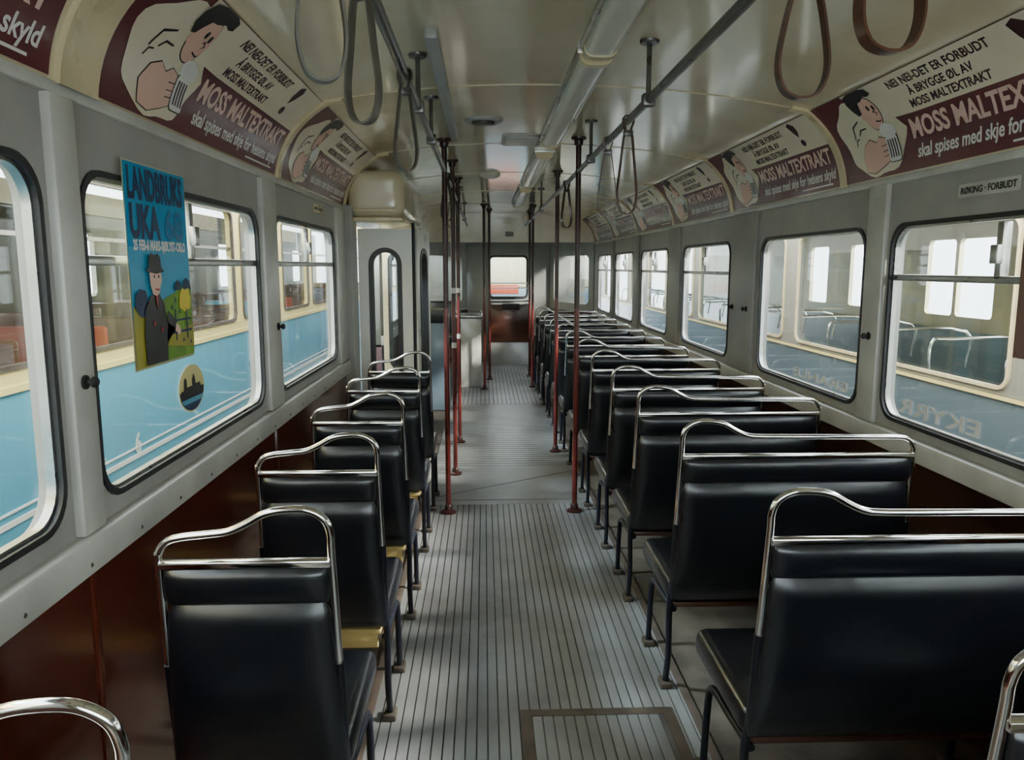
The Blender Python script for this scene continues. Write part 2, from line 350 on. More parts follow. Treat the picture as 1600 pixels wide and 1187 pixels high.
# ---------------------------------------------------------------- advertisement panels
def coveL(ox,oz):
    def f(x,y,z):
        t=y/AH; p=bez(CL,t); d=bezt(CL,t); nn=Vector((d.y,-d.x)); q=p+nn*(.004+z); return (q.x-ox,x,q.y-oz)
    return f
def coveR(ox,oz,Lr):
    def f(x,y,z):
        t=y/AH; p=bez(CR,t); d=bezt(CR,t); nn=Vector((-d.y,d.x)); q=p+nn*(.004+z); return (q.x-ox,Lr-x,q.y-oz)
    return f
def mkad(name,loc,f,L,label,group):
    r=empty(name,loc,label=label,cat='advertisement',group=group)
    def put(nm,me,mat,lay): 
        slicey(me); return ob(nm,me,mat,r,fn=lambda x,y,z:f(x,y,z+lay*.0012),smooth=False)
    g=bmesh.new(); nx,ny=2,12
    V=[[g.verts.new((L*i/nx,.01+(AH-.02)*j/ny,0)) for j in range(ny+1)] for i in range(nx+1)]
    for i in range(nx):
        for j in range(ny): g.faces.new((V[i][j],V[i+1][j],V[i+1][j+1],V[i][j+1]))
    me=bpy.data.meshes.new('p'); g.to_mesh(me); g.free()
    ob('printed_card',me,'maroon',r,fn=f)
    circ=[(.30+(.235+.016*math.sin(a*.09))*math.cos(math.radians(a)),.188+(.172+.008*math.sin(a*.13))*math.sin(math.radians(a))) for a in range(95,360,9)]
    pts=[(L-.005,.388),(.27,.388)]+circ+[(.53,.19),(.50,.225),(.62,.22),(L-.005,.215)]
    put('cream_ground',shape([pts],.0004),'adcream',1)
    face=ell(.375,.275,.058,.075,24,-.2); hand=[(.20,.04),(.26,.03),(.33,.05),(.39,.07),(.405,.12),(.38,.16),(.34,.17),(.31,.15),(.27,.17),(.22,.15),(.185,.10)]
    put('printed_face_outline',shape([grow(face,.0035)],.0004),'hair',2); put('printed_face',shape([face],.0004),'skin',3)
    put('printed_ear',shape([ell(.318,.268,.013,.018,12)],.0004),'skin',4)
    put('printed_nose',shape([[(.392,.275),(.402,.285),(.418,.268),(.404,.258),(.406,.262),(.411,.268),(.401,.278),(.394,.272)]],.0004),'hair',4)
    put('printed_hair',shape([[(.295,.28),(.275,.31),(.27,.345),(.285,.378),(.33,.388),(.42,.388),(.455,.378),(.462,.352),(.44,.345),(.41,.352),(.375,.338),(.345,.335),(.330,.31),(.318,.285)]],.0004),'hair',4)
    put('printed_hand_outline',shape([grow(hand,.0035)],.0004),'hair',2); put('printed_hand',shape([hand],.0004),'skin',3)
    fg=[[(.345,y),(.385,y+.004),(.385,y+.007),(.345,y+.003)] for y in (.085,.105,.128)]
    put('printed_finger_line',joinm([(shape([q],.0004),0,0) for q in fg]),'hair',4)
    put('printed_eye',shape([ell(.380,.30,.008,.013,10)],.0004),'hair',4)
    put('printed_eye',shape([ell(.413,.295,.008,.013,10)],.0004),'hair',4)
    put('printed_mouth',shape([[(.378,.235),(.408,.228),(.42,.24),(.408,.234),(.379,.24)]],.0004),'hair',4)
    sl_=[[(.165,.19),(.19,.245),(.25,.265),(.25,.259),(.195,.238),(.171,.187)],[(.21,.20),(.235,.225),(.28,.225),(.28,.219),(.238,.218),(.215,.197)],[(.16,.16),(.175,.185),(.20,.19),(.20,.185),(.178,.18),(.165,.158)]]
    put('printed_sleeve_line',joinm([(shape([q],.0004),0,0) for q in sl_]),'hair',2)
    mug=rr(.385,.465,.06,.165,.012,3); foam=[(.375,.165),(.37,.195),(.39,.215),(.42,.222),(.45,.212),(.475,.20),(.478,.172),(.46,.16)]
    put('printed_mug_outline',shape([grow(mug,.004)],.0004),'hair',4); put('printed_mug',shape([mug],.0004),'white',5)
    put('printed_foam',shape([foam],.0004),'white',6)
    bars=[shape([rr(x,x+.008,.075,.15,.002,1)],.0004) for x in (.397,.414,.431,.448)]
    put('mug_line',joinm([(e,0,0) for e in bars]),'ink',6)
    t=[(text('NEI NEI-DET ER FORBUDT',.045,.0010,.15,width=.56),.58,.335),(text('Å BRYGGE ØL AV',.045,.0010,.15,width=.36),.66,.285),(text('MOSS MALTEXTRAKT',.045,.0010,.15,width=.44),.63,.237)]
    put('speech_lettering',joinm(t),'ink',2)
    ex=[shape([[(1.235,.37),(1.27,.383),(1.30,.36),(1.29,.325),(1.262,.295),(1.245,.325)]],.0004),shape([ell(1.268,.262,.022,.018,16)],.0004)]
    put('exclamation_mark',joinm([(e,0,0) for e in ex]),'ink',2)
    put('headline_lettering',joinm([(text('MOSS MALTEXTRAKT',.104,.0030,.10,width=L-.60),.56,.126)]),'pink',1)
    put('script_lettering',joinm([(text('skal spises med skje for helsens skyld',.068,.0014,.32,width=L-.60),.565,.052),(shape([rect(L-.42,L-.08,.026,.033)],.0004),0,0)]),'white',1)
    return r
AL=1.53
adL=mkad('advertisement_panel',(CL[0].x,LY[1]+.01,CL[0].y),coveL(CL[0].x,CL[0].y),AL,'maroon and cream advertisement panel above the window with the blue poster','advertisement panels in the ceiling cove')
dup(adL,(CL[0].x,LY[0]+.01,CL[0].y),'maroon advertisement panel above the nearest left window, cut by the photo edge')
dup(adL,(CL[0].x,LY[2]+.01,CL[0].y),'maroon and cream advertisement panel beside the cream door gear housing')
ARL=1.49
adR=mkad('advertisement_panel',(CR[0].x,RY[1]+.025,CR[0].y),coveR(CR[0].x,CR[0].y,ARL),ARL,'maroon and cream advertisement panel above the no smoking plate','advertisement panels in the ceiling cove')
ordn=['second','third','fourth','fifth','sixth']
for i,y in enumerate(RY[2:7]):
    dup(adR,(CR[0].x,y+.025,CR[0].y),'%s maroon advertisement panel counting back from the no smoking plate'%ordn[i])
dup(adR,(CR[0].x,RY[0]+.025,CR[0].y),'maroon advertisement panel nearest the camera at the top right edge')
# ---------------------------------------------------------------- seats
def lean(z): return -.11*(z-.40)
def mkseat(name,loc,w,s,label,cat,group):
    r=empty(name,loc,label=label,cat=cat,group=group)
    h=w/2; Z=.008
    raw=[(h+.004,.66),(h,.92),(h,.975),(h-.012,1.008),(h-.045,1.028),(h-.09,1.03),(h-.135,1.022),(h-.175,1.0),(h-.215,.982),(h-.26,.976)]
    if w>.5: raw+=[(0,.974),(-h+.15,.972)]
    raw+=[(-h+.055,.970),(-h+.022,.960),(-h+.003,.935),(-h,.905),(-h-.004,.66)]
    ob('grab_rail',tube(NB(),catmull([(s*x,lean(z),z+Z) for x,z in raw],6),.0088,12),'chrome',r)
    bm=NB(); box(bm,(-h+.002,lean(.91)-.014,.907),(h-.002,lean(.91)+.012,.923),.003)
    ob('top_strip',bm,'chrome',r)
    lv=[]
    for i in range(17):
        t=i/16; z=.38+.445*t; e=(1-abs(2*t-1)**7)**.5
        lv.append((z,(h+.018)*(1-t)+(h-.008)*t-.012*(1-e),.004+.023*e+.008*math.sin(PI*t),lean(z)))
    ob('backrest',loft(NB(),lv,56,.26,.70),'vinyl',r)
    lv=[]
    for i in range(11):
        t=i/10; z=.822+.085*t; e=max(0,1-(2*t-1)**2)**.5
        lv.append((z,h-.008-.005*(1-e),.012+.017*e,lean(z)))
    ob('headrest_roll',loft(NB(),lv,56,.26,.6),'vinyl',r)
    bm=NB(); box(bm,(-h-.012,.035,.345),(h+.012,.50,.435),.035,4); ob('seat_cushion',bm,'vinyl',r)
    bm=NB(); box(bm,(-h+.02,.05,.325),(h-.02,.48,.345),.004)
    if w<.5: box(bm,(-h+.03,.055,.275),(h-.03,.07,.33),.004)
    ob('plywood_base',bm,'ply' if w<.5 else 'woodd',r)
    for sx in (1,-1):
        x=sx*(h+.004)
        rl=ob('leg',tube(NB(),catmull([(x,lean(.67),.67),(x,lean(.45)+.002,.45),(x,.03,.33),(x*.985,.05,.15),(x*.98,.09,.02)],5),.0115,10),'navy',r)
        ob('foot',box(NB(),(x*.98-.022,.06,-.006),(x*.98+.022,.125,.022),.006),'foot',rl)
        fl_=ob('leg',tube(NB(),catmull([(x*.96,.03,.33),(x*.96,.20,.315),(x*.96,.36,.30),(x*.96,.40,.22),(x*.97,.41,.02)],5),.0115,10),'navy',r)
        ob('foot',box(NB(),(x*.97-.022,.38,-.006),(x*.97+.022,.445,.022),.006),'foot',fl_)
    return r
nth=['nearest','second','third','fourth','fifth','sixth','seventh','eighth','ninth','tenth','eleventh','twelfth','thirteenth']
ly=[.93,1.665,2.40,3.17,3.985,4.72]
sl=mkseat('single_seat',(-.520,ly[1],0),.37,1,'black vinyl single seat with chrome rail, second from camera in left row','seat','single seats along the left windows')
for i,y in enumerate(ly):
    if i==1: continue
    lab='black vinyl single seat with chrome rail, %s%s in left row'%(nth[i],' to camera' if i==0 else ' from camera')
    if i==5: lab='black vinyl single seat right in front of the white folding door'
    dup(sl,(-.625 if i==0 else -.520,y,0),lab)
ry=[1.03,1.76,2.57,3.32,4.0,4.76,5.51,6.26,7.01,7.76,8.51,9.26,10.0]
sr=mkseat('double_seat',(1.065,ry[1],0),.80,-1,'black vinyl double seat with chrome rail, second from camera in right row','seat','double seats along the right windows')
for i,y in enumerate(ry):
    if i==1: continue
    dup(sr,(1.125 if i==0 else 1.065,y,0),'black vinyl double seat with chrome rail, %s%s in right row'%(nth[i],' to camera' if i==0 else ' from camera'))
# ---------------------------------------------------------------- poles
RZ=2.12
def mkpole(x,y,label,bands=()):
    zt=ceilz(x); r=empty('grab_pole',(x,y,0),label=label,cat='pole',group='floor to ceiling poles in the aisle')
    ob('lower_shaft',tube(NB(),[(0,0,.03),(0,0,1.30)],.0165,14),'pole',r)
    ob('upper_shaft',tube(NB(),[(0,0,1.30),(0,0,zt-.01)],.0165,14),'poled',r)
    ob('floor_flange',lathe(NB(),[(.048,.0),(.048,.012),(.026,.022),(.022,.05),(.017,.055)]),'poled',r)
    ob('ceiling_flange',lathe(NB(),[(.018,zt-.05),(.024,zt-.045),(.028,zt-.02),(.045,zt-.012),(.045,zt+.004)]),'poled',r)
    for z in bands: ob('pale_band',lathe(NB(),[(.0175,z-.02),(.018,z),(.0175,z+.02)],seg=14),'greyl',r)
    return r
XP,XQ=-.235,.57
mkpole(XP,4.74,'dark red pole nearest the camera left of the aisle')
mkpole(XP+.01,5.66,'dark red pole left of the aisle, just behind the nearest one',(1.38,.98))
mkpole(XP+.01,6.74,'dark red pole left of the aisle at the far side of the doorway',(1.35,.95))
mkpole(XQ,4.74,'dark red pole nearest the camera right of the aisle')
mkpole(XQ+.025,6.35,'dark red pole right of the aisle, second from the camera')
mkpole(XQ+.05,9.9,'thin looking far pole right of the aisle before the rear wall')
mkpole(0.0,9.75,'far pole beside the grey ticket desk')
mkpole(.07,10.6,'farthest pole left of the rear window')
mkpole(.64,10.9,'farthest pole right of the rear window')
# ---------------------------------------------------------------- hand rails
def mkrail(x,ys,gaps,label):
    r=empty('overhead_rail',(x,0,RZ),label=label,cat='rail')
    e=[-.4]+[v for g in gaps for v in (g-.0175,g+.0175)]+[10.8]
    for a,b in zip(e[::2],e[1::2]): ob('rail_tube',tube(NB(),[(0,a,0),(0,b,0)],.0145,12),'rail',r)
    dz=ceilz(x)-RZ
    for y in ys:
        bm=tube(NB(),[(0,y,-.005),(0,y,dz)],.009,8); box(bm,(-.022,y-.02,-.022),(.022,y+.02,.022),.006)
        lathe(bm,[(.03,dz-.012),(.034,dz-.006),(.034,dz+.004)],(0,y,0),14); ob('bracket',bm,'rail',r)
mkrail(XP,(.9,2.9,3.6,7.6,9.4),(4.74,5.66,6.74),'grey overhead rail left of the aisle carrying the grey straps')
mkrail(XQ,(.8,2.75,4.2,7.8,9.2),(4.74,6.35),'grey overhead rail right of the aisle carrying the brown straps')
cz=ceilz(-.17); o=ob('conduit',box(NB(),(-.19,2.6,cz-.035),(-.145,4.6,cz+.004),.01),'grey'); tag(o,'slim grey box conduit on the ceiling beside the left rail','conduit')
# ---------------------------------------------------------------- straps
def mkstrap(x,y,ln,w,mat,label,rz=0):
    r=empty('hanging_strap',(x,y,RZ),rz,label=label,cat='strap',group='leather straps on the overhead rails')
    base=[(0,.020),(.017,.014),(.020,-.008),(.012,-.034),(.018,-.07),(w*.75,-ln*.5),(w,-ln*.78),(w*.72,-ln*.95),(0,-ln)]
    pts=base+[(-a,b) for a,b in base[-2:0:-1]]+[(0,.020)]
    P=catmull([(a,0,b) for a,b in pts],7)
    bm=NB(); L=[]
    for i,p in enumerate(P):
        t=(P[min(i+1,len(P)-1)]-P[max(i-1,0)]).normalized(); nn=Vector((t.z,0,-t.x))
        L.append([bm.verts.new(p+nn*.0022+Vector((0,-.011,0))),bm.verts.new(p+nn*.0022+Vector((0,.011,0))),bm.verts.new(p-nn*.0022+Vector((0,.011,0))),bm.verts.new(p-nn*.0022+Vector((0,-.011,0)))])
    for a,b in zip(L,L[1:]):
        for k in range(4): bm.faces.new((a[k],a[(k+1)%4],b[(k+1)%4],b[k]))
    ob('band',bm,mat,r)
    bm=NB(); box(bm,(-.018,-.014,-.060),(.018,.014,-.038),.004); ob('buckle',bm,'rail',r)
def strapset(x,L,mat):
    for y,ln,w,desc,rz in L: mkstrap(x,y,ln,w,mat,desc,rz)
strapset(XP,[(1.19,.30,.035,'grey leather strap loop nearest the camera on the left rail',.3),(1.58,.29,.035,'grey leather strap loop second from the camera on the left rail',-.4),
 (2.42,.28,.036,'grey leather strap loop third on the left rail beside the box conduit',.5),(5.0,.28,.04,'dark strap loop on the left rail just behind the nearest pole',.6),(5.9,.28,.04,'small dark strap loop on the left rail over the doorway',.2)],'strapg')
strapset(XQ,[(1.12,.27,.05,'brown leather strap loop at the top edge, nearest on the right rail',.2),(1.42,.27,.045,'large brown leather strap loop, second on the right rail',0),
 (3.12,.36,.040,'long dark brown strap loop, front one of the pair before the right pole',.1),(3.62,.335,.043,'long dark brown strap loop, rear one of the pair before the right pole',-.2),(5.4,.3,.04,'dark strap loop on the right rail behind the nearest right pole',.5)],'strapb')
# ---------------------------------------------------------------- ceiling lights
def mklight(y0,y1,label):
    x=.405; zc=ceilz(x); r=empty('ceiling_light',(x,y0,zc),label=label,cat='ceiling light',group='tube lights along the ceiling')
    L=y1-y0
    bm=NB(); box(bm,(-.070,0,-.02),(.070,L,.006),.004); ob('housing',bm,'alu',r)
    def half(y,R,d): return [Vector((R*math.copysign(abs(math.cos(a))**.6,math.cos(a)),y,-.018-d*abs(math.sin(a))**.7)) for a in [PI*i/16 for i in range(17)]]
    bm=NB(); A=[bm.verts.new(p) for p in half(.04,.055,.036)]; B=[bm.verts.new(p) for p in half(L-.04,.055,.036)]
    for i in range(16): bm.faces.new((A[i],A[i+1],B[i+1],B[i]))
    bm.faces.new(A); bm.faces.new(B[::-1]); ob('diffuser',bm,'diff',r)
    for q in (0,L-.042):
        bm=NB(); A=[bm.verts.new(p) for p in half(q,.060,.042)]; B=[bm.verts.new(p) for p in half(q+.042,.060,.042)]
        for i in range(16): bm.faces.new((A[i],A[i+1],B[i+1],B[i]))
        bm.faces.new(A); bm.faces.new(B[::-1]); ob('end_cap',bm,'creamd',r)
mklight(.7,2.80,'long tube light overhead nearest the camera')
mklight(2.86,4.80,'long tube light second from the camera, ending by the ceiling hatch')
mklight(5.25,7.2,'tube light beyond the nearest poles, third from the camera')
mklight(7.6,9.5,'farthest small looking tube light on the ceiling')
zc=ceilz(0.0)
r=empty('ceiling_vent',(0.0,4.2,zc),label='round grey ventilator on the ceiling between the rails',cat='vent')
ob('vent_ring',lathe(NB(),[(.105,.002),(.10,-.012),(.085,-.018),(.075,-.012)],seg=28),'grey',r)
ob('vent_cap',lathe(NB(),[(.06,-.006),(.06,-.024),(.04,-.03),(.01,-.032)],seg=24),'rail',r)
zc=ceilz(.27)
r=empty('ceiling_hatch',(.24,4.88,zc),label='small square grey hatch plate on the ceiling at the end of the tube light',cat='hatch')
ob('hatch_plate',box(NB(),(-.11,-.16,-.014),(.09,.16,.008),.004),'greyl',r); ob('hatch_rim',shape([rr(-.13,.11,-.18,.18,.01),rr(-.11,.09,-.16,.16,.01)],.012),'rail',r)
zc=ceilz(.0); o=tag(ob('ceiling_lamp',lathe(NB(),[(.09,.003),(.085,-.02),(.05,-.035),(.01,-.038)],(.05,6.6,zc),24),'diff'),'small round pale ceiling lamp above the doorway landing','ceiling light')
# ---------------------------------------------------------------- folding door and gear housing
d=empty('door_1',(XL,5.0,0)); tag(d,kind='structure')
bm=NB(); box(bm,(.02,.05,1.86),(.39,1.55,2.17),.08,6); gh=ob('gear_housing',bm,'cream',d)
bm=NB(); box(bm,(.05,.040,1.90),(.33,.06,1.92),.004); box(bm,(.0,.02,1.84),(.38,1.5,1.865),.004); ob('housing_strip',bm,'creamd',gh)
def leaf(ax,ay,bx,by,name):
    ax-=XL; bx-=XL; ay-=5; by-=5
    L=math.hypot(bx-ax,by-ay); u=Vector((bx-ax,by-ay,0))/L; nn=Vector((u.y,-u.x,0))
    f=lambda x,y,z:tuple(Vector((ax,ay,0))+u*x+nn*z+Vector((0,0,y)))
    lf=ob('door_leaf',shape([rect(0,L,-.28,1.80),rr(L*.24,L*.76,.70,1.66,min(.09,L*.25))],.035),name,d,fn=f,smooth=False)
    ob('door_gasket',shape([rr(L*.24-.018,L*.76+.018,.682,1.678,min(.11,L*.31)),rr(L*.24+.014,L*.76-.014,.714,1.646,min(.08,L*.22))],.045),'black',lf,fn=f)
    ob('door_pane',shape([rr(L*.24,L*.76,.70,1.66,min(.09,L*.25))],.004),'glass',lf,fn=f,smooth=False)
    return lf
leaf(-.835,5.2,-.48,5.2,'leafw'); leaf(-.465,5.22,-.41,5.62,'leafw'); leaf(-.86,6.6,-.60,6.6,'creamd')
bm=NB(); tube(bm,[(-.86-XL,.10,-.28),(-.86-XL,.10,1.84)],.02,10); tube(bm,[(-.472-XL,.215,-.28),(-.472-XL,.215,1.84)],.012,8); ob('door_post',bm,'black',d)
# ---------------------------------------------------------------- poster on the left window
pr=empty('window_poster',(XL+.014,1.965,1.285),label='blue and green event poster with a man in a hat hung over the left window',cat='poster')
PW,PH=.395,.53
sx_,sy_=PW/.435,PH/.545
pf=lambda lay:(lambda x,y,z:(z+lay*.0012,x*sx_,y*sy_))
PW,PH=.435,.545
def pp(nm,me,mat,lay): return ob(nm,me,mat,pr,fn=pf(lay),smooth=False)
pp('sheet',shape([rect(0,PW,0,PH)],.001),'pedge',0)
pp('blue_field',shape([rect(.004,PW-.004,.26,PH-.004)],.0004),'pblue',1)
pp('sky_field',shape([rect(.004,PW-.004,.14,.325)],.0004),'psky',2)
pp('olive_field',shape([[(.006,.006),(.12,.006),(.12,.12),(.006,.17)]],.0004),'polive',3)
pp('green_field',shape([[(.10,.008),(PW-.006,.008),(PW-.006,.21),(.34,.215),(.30,.20),(.2,.18),(.10,.16)]],.0004),'pgreen',4)
pp('bright_field',shape([[(.22,.05),(PW-.006,.03),(PW-.006,.10),(.30,.085),(.24,.08)]],.0004),'polive',5)
for q in ([(.01,.165),(.02,.20),(.05,.215),(.085,.21),(.10,.18),(.10,.15),(.05,.14)],[(.29,.205),(.30,.225),(.32,.235),(.345,.225),(.35,.205)],[(.355,.205),(.365,.23),(.39,.24),(.415,.23),(.43,.205)]): pp('dark_tree',shape([q],.0004),'pnavy',5)
pp('fence',joinm([(shape([rect(.24,.41,.08,.088)],.0004),0,0),(shape([rect(.24,.41,.115,.121)],.0004),0,0),(shape([rect(.28,.288,.06,.15)],.0004),0,0),(shape([rect(.37,.378,.06,.15)],.0004),0,0)]),'pnavy',6)
pp('yellow_tree',shape([[(.32,.155),(.325,.19),(.345,.21),(.375,.205),(.40,.21),(.415,.18),(.41,.15),(.36,.14)]],.0004),'pyel',6)
for a,b in ((.25,.15),(.28,.17),(.31,.135),(.33,.05),(.39,.04)): pp('printed_tuft',shape([[(a,b),(a+.012,b+.016),(a+.02,b),(a+.013,b+.006)]],.0004),'pnavy',6)
pp('man_coat',shape([[(.062,.01),(.058,.09),(.072,.16),(.11,.195),(.17,.20),(.200,.17),(.215,.12),(.275,.092),(.29,.112),(.232,.15),(.22,.13),(.208,.06),(.208,.01)]],.0004),'hair',7)
pp('man_hand',shape([[(.27,.09),(.30,.075),(.315,.085),(.305,.10),(.28,.112)]],.0004),'skin',8)
pp('man_face',shape([[(.108,.265),(.112,.225),(.125,.20),(.15,.192),(.17,.202),(.183,.225),(.192,.235),(.186,.265)]],.0004),'skin',8)
pp('man_eye',shape([ell(.138,.247,.004,.005,8)],.0004),'hair',9)
pp('man_eye',shape([ell(.168,.247,.004,.005,8)],.0004),'hair',9)
pp('man_mouth',shape([[(.14,.215),(.17,.213),(.168,.208),(.142,.210)]],.0004),'pred',9)
pp('man_hat',shape([[(.085,.262),(.105,.272),(.108,.300),(.125,.311),(.148,.304),(.17,.309),(.186,.298),(.19,.272),(.21,.260),(.15,.254)]],.0004),'hair',9)
pp('man_tie',joinm([(shape([[(.138,.195),(.155,.195),(.148,.16)]],.0004),0,0),(shape([ell(.12,.12,.006,.008,8)],.0004),0,0),(shape([ell(.17,.10,.006,.008,8)],.0004),0,0)]),'pred',9)
pp('headline_lettering',joinm([(text('LANDBRUKS',.112,.0042,width=PW-.05),.022,.452),(text('UKA',.118,.0050,width=.20),.025,.352)]),'pnavy',2)
pp('numeral_lettering',joinm([(text('68',.115,.0035,width=.14),.255,.352)]),'pnum',3)
pp('date_lettering',joinm([(text('25 FEB-6 MARS-SJØLYST-OSLO',.036,.0016,width=PW-.065),.024,.318)]),'white',6)
# emblem sticker
er=empty('window_sticker',(XL-.026,2.435,1.172),label='round yellow and blue sticker with a dark building silhouette on the left window',cat='sticker')
ef=lambda lay:(lambda x,y,z:(z+lay*.0007,x,y))
ob('sticker_disc',shape([ell(0,0,.105,.075,36)],.0006),'sky_c',er,fn=ef(0),smooth=False)
low=[(.100*math.cos(math.radians(a)),.070*math.sin(math.radians(a))) for a in range(180,361,8)]
ob('sticker_water',shape([low+[(.1,-.005),(-.1,-.005)]],.0004),'pnavy',er,fn=ef(1),smooth=False)
ob('sticker_band',shape([[(-.09,-.03),(.09,-.03),(.07,-.045),(-.07,-.045)]],.0004),'tblue',er,fn=ef(2),smooth=False)
ob('sticker_silhouette',shape([[(-.098,-.03),(-.09,.0),(-.07,.0),(-.065,.03),(-.055,.04),(-.045,.03),(-.045,.008),(.0,.008),(.0,.028),(.012,.045),(.024,.028),(.026,.012),(.06,.012),(.075,-.002),(.098,-.002),(.09,-.025)]],.0004),'hair',er,fn=ef(3),smooth=False)
# plates
r=empty('no_smoking_plate',(XR-.004,2.44,1.80),label='pale plate reading røking forbudt above the nearest right windows',cat='sign')
ob('plate',shape([rr(-.15,.15,-.022,.022,.004,2)],.003),'greyl',r,fn=lambda x,y,z:(z,-x,y),smooth=False)
ob('plate_lettering',text('RØKING · FORBUDT',.03,.0008,align='CENTER'),'hair',r,fn=lambda x,y,z:(-.0024-z,-x,y-.010),smooth=False)
r=empty('small_notice_plate',(XL+.004,4.28,1.86),label='small pale notice plate above the third left window',cat='sign')
ob('plate',shape([rr(-.12,.12,-.02,.02,.004,2)],.003),'creamd',r,fn=lambda x,y,z:(z,x,y),smooth=False)
ob('plate_lettering',text('RØKING FORBUDT',.024,.0005,align='CENTER'),'hair',r,fn=lambda x,y,z:(.0024+z,x,y-.008),smooth=False)
r=empty('side_notice',(XR-.006,2.175,1.28),label='narrow pinkish notice hanging over the glass at the right edge',cat='poster')
ob('notice_sheet',shape([rect(-.16,.075,0,.44)],.002),'notice',r,fn=lambda x,y,z:(z,x,y),smooth=False)
ob('notice_heading',shape([rect(-.15,.06,.32,.38)],.001),'pred',r,fn=lambda x,y,z:(z-.002,x,y),smooth=False)
def glasstxt(s,y,z,size,label,w):
    r=empty('window_lettering',(XR+.026,y,z),label=label,cat='lettering')
    ob('letters',text(s,size,.0012,width=w),'white',r,fn=lambda x,yy,zz:(zz,x,yy),smooth=False)
glasstxt('EKYRR',2.42,.99,.078,'large white reversed letters low on the nearest right window',.50)
glasstxt('ERANLE',3.36,.99,.058,'small white reversed letters low on the second right window',.60)
def hook(x,y,z,s,label):
    r=empty('coat_hook',(x,y,z),label=label,cat='hook',group='black knob hooks on the pillars')
    ob('hook_base',lathe(NB(),[(.016,0),(.016,s*.005),(.010,s*.008)],axis='x',seg=14),'black',r)
    ob('hook_knob',lathe(NB(),[(.006,s*.006),(.006,s*.014),(.012,s*.018),(.013,s*.025),(.007,s*.030)],axis='x',seg=14),'black',r)
hook(XL+.022,1.70,1.30,1,'black knob hook on the pillar left of the blue poster')
hook(XL+.022,3.30,1.30,1,'black knob hook on the pillar between the second and third left windows')
hook(XR-.02,3.10,1.27,-1,'black knob hook on the right pillar nearest the camera')
hook(XR-.02,4.86,1.30,-1,'black knob hook, farther one on the wide right pillar')
hook(XR-.02,4.60,1.30,-1,'black knob hook, nearer one on the wide right pillar')
# ---------------------------------------------------------------- rear end
rw=ob('wall_rear',shape([rect(-.95,1.65,-.05,2.40),rr(.09,.70,1.06,1.72,.06)],.05),'tcream2',fn=lambda x,y,z:(x,YR+z,y),smooth=False); tag(rw,kind='structure')
w=empty('window_13'); tag(w,kind='structure')
ob('gasket',shape([rr(.07,.72,1.04,1.74,.08),rr(.105,.685,1.075,1.705,.05)],.03),'black',w,fn=lambda x,y,z:(x,YR-.03+z,y))
ob('pane',shape([rr(.09,.70,1.06,1.72,.06)],.003),'glass',w,fn=lambda x,y,z:(x,YR+z,y),smooth=False)
bm=NB(); box(bm,(.08,YR-.05,1.28),(.70,YR-.035,1.30)); box(bm,(.08,YR-.05,1.20),(.70,YR-.035,1.215)); ob('window_bar',bm,'alu',w)
def taper(name,xa,xb,side):
    ww=shape([rect(0,1,-.05,2.40),rr(.10,.88,1.0,1.72,.07,5)],.03)
    o=ob(name,ww,'grey',fn=lambda x,y,z:(xa+(xb-xa)*x+z,YE+(YR-YE)*x,y),smooth=False); tag(o,kind='structure')
    ob('pane',shape([rr(.10,.88,1.0,1.72,.07,5)],.003),'glass',o,fn=lambda x,y,z:(xa+(xb-xa)*x+z,YE+(YR-YE)*x,y),smooth=False)
    ob('wood_lining',shape([rect(0,1,-.04,.88)],.01),'woodd',o,fn=lambda x,y,z:(xa+(xb-xa)*x+z-side*.03,YE+(YR-YE)*x,y),smooth=False)
taper('wall_rear_left',XL,-.30,-1); taper('wall_rear_right',XR,1.08,1)
bm=NB(); box(bm,(XL,11.15,1.90),(XR,11.2,2.33)); o=ob('trim_20',bm,'cream',smooth=False); tag(o,kind='structure')
bm=NB(); box(bm,(.30,11.11,1.98),(.42,11.15,2.05),.01); tag(ob('clock_box',bm,'grey'),'small grey box on the cream header at the rear','box')
r=empty('rear_locker',(.40,12.25,0),label='dark red wooden locker panel below the rear window',cat='locker')
ob('locker_body',box(NB(),(-.33,0,.36),(.33,.3,.97),.01),'woodd',r)
ob('locker_base',box(NB(),(-.33,.02,0),(.33,.3,.36),.004),'grey',r)
ob('locker_notch',box(NB(),(-.12,-.012,.88),(.16,.0,.975),.004),'black',r)
bm=NB(); tube(bm,[(-.33,-.03,1.02),(.33,-.03,1.02)],.012,8); ob('locker_rail',bm,'alu',r)
r=empty('ticket_desk',(-.20,9.9,0),label='pale grey boxy ticket desk left of the aisle near the rear',cat='desk')
ob('desk_body',box(NB(),(-.155,0,0),(.155,.6,.90),.012),'greyl',r); ob('desk_top',box(NB(),(-.17,-.02,.90),(.17,.62,.935),.006),'alu',r)
bm=NB(); tube(bm,catmull([(-.15,.02,.93),(-.15,.02,1.0),(0,.02,1.02),(.15,.02,1.0),(.15,.02,.93)],5),.009,8); ob('desk_rail',bm,'chrome',r)
r=empty('booth_partition',(-.49,8.3,0),label='blue grey partition panel behind the left doorway',cat='partition')
ob('partition_panel',box(NB(),(-.36,0,0),(.11,.03,.95),.004),'tgrey',r); ob('partition_rail',tube(NB(),catmull([(-.34,.015,.95),(-.32,.015,1.08),(0,.015,1.10),(.09,.015,1.08),(.10,.015,.95)],5),.011,8),'chrome',r)
r=empty('conductor_seat',(-.52,8.85,0),label='dark conductor stool with rounded back behind the blue grey partition',cat='stool')
ob('stool_column',lathe(NB(),[(.12,0),(.11,.02),(.03,.05),(.028,.66)]),'navy',r); ob('stool_seat',lathe(NB(),[(.17,.66),(.19,.69),(.19,.73),(.16,.76)]),'vinyl',r)
ob('stool_back',box(NB(),(-.17,.12,.80),(.17,.17,1.16),.024,3),'vinyl',r)
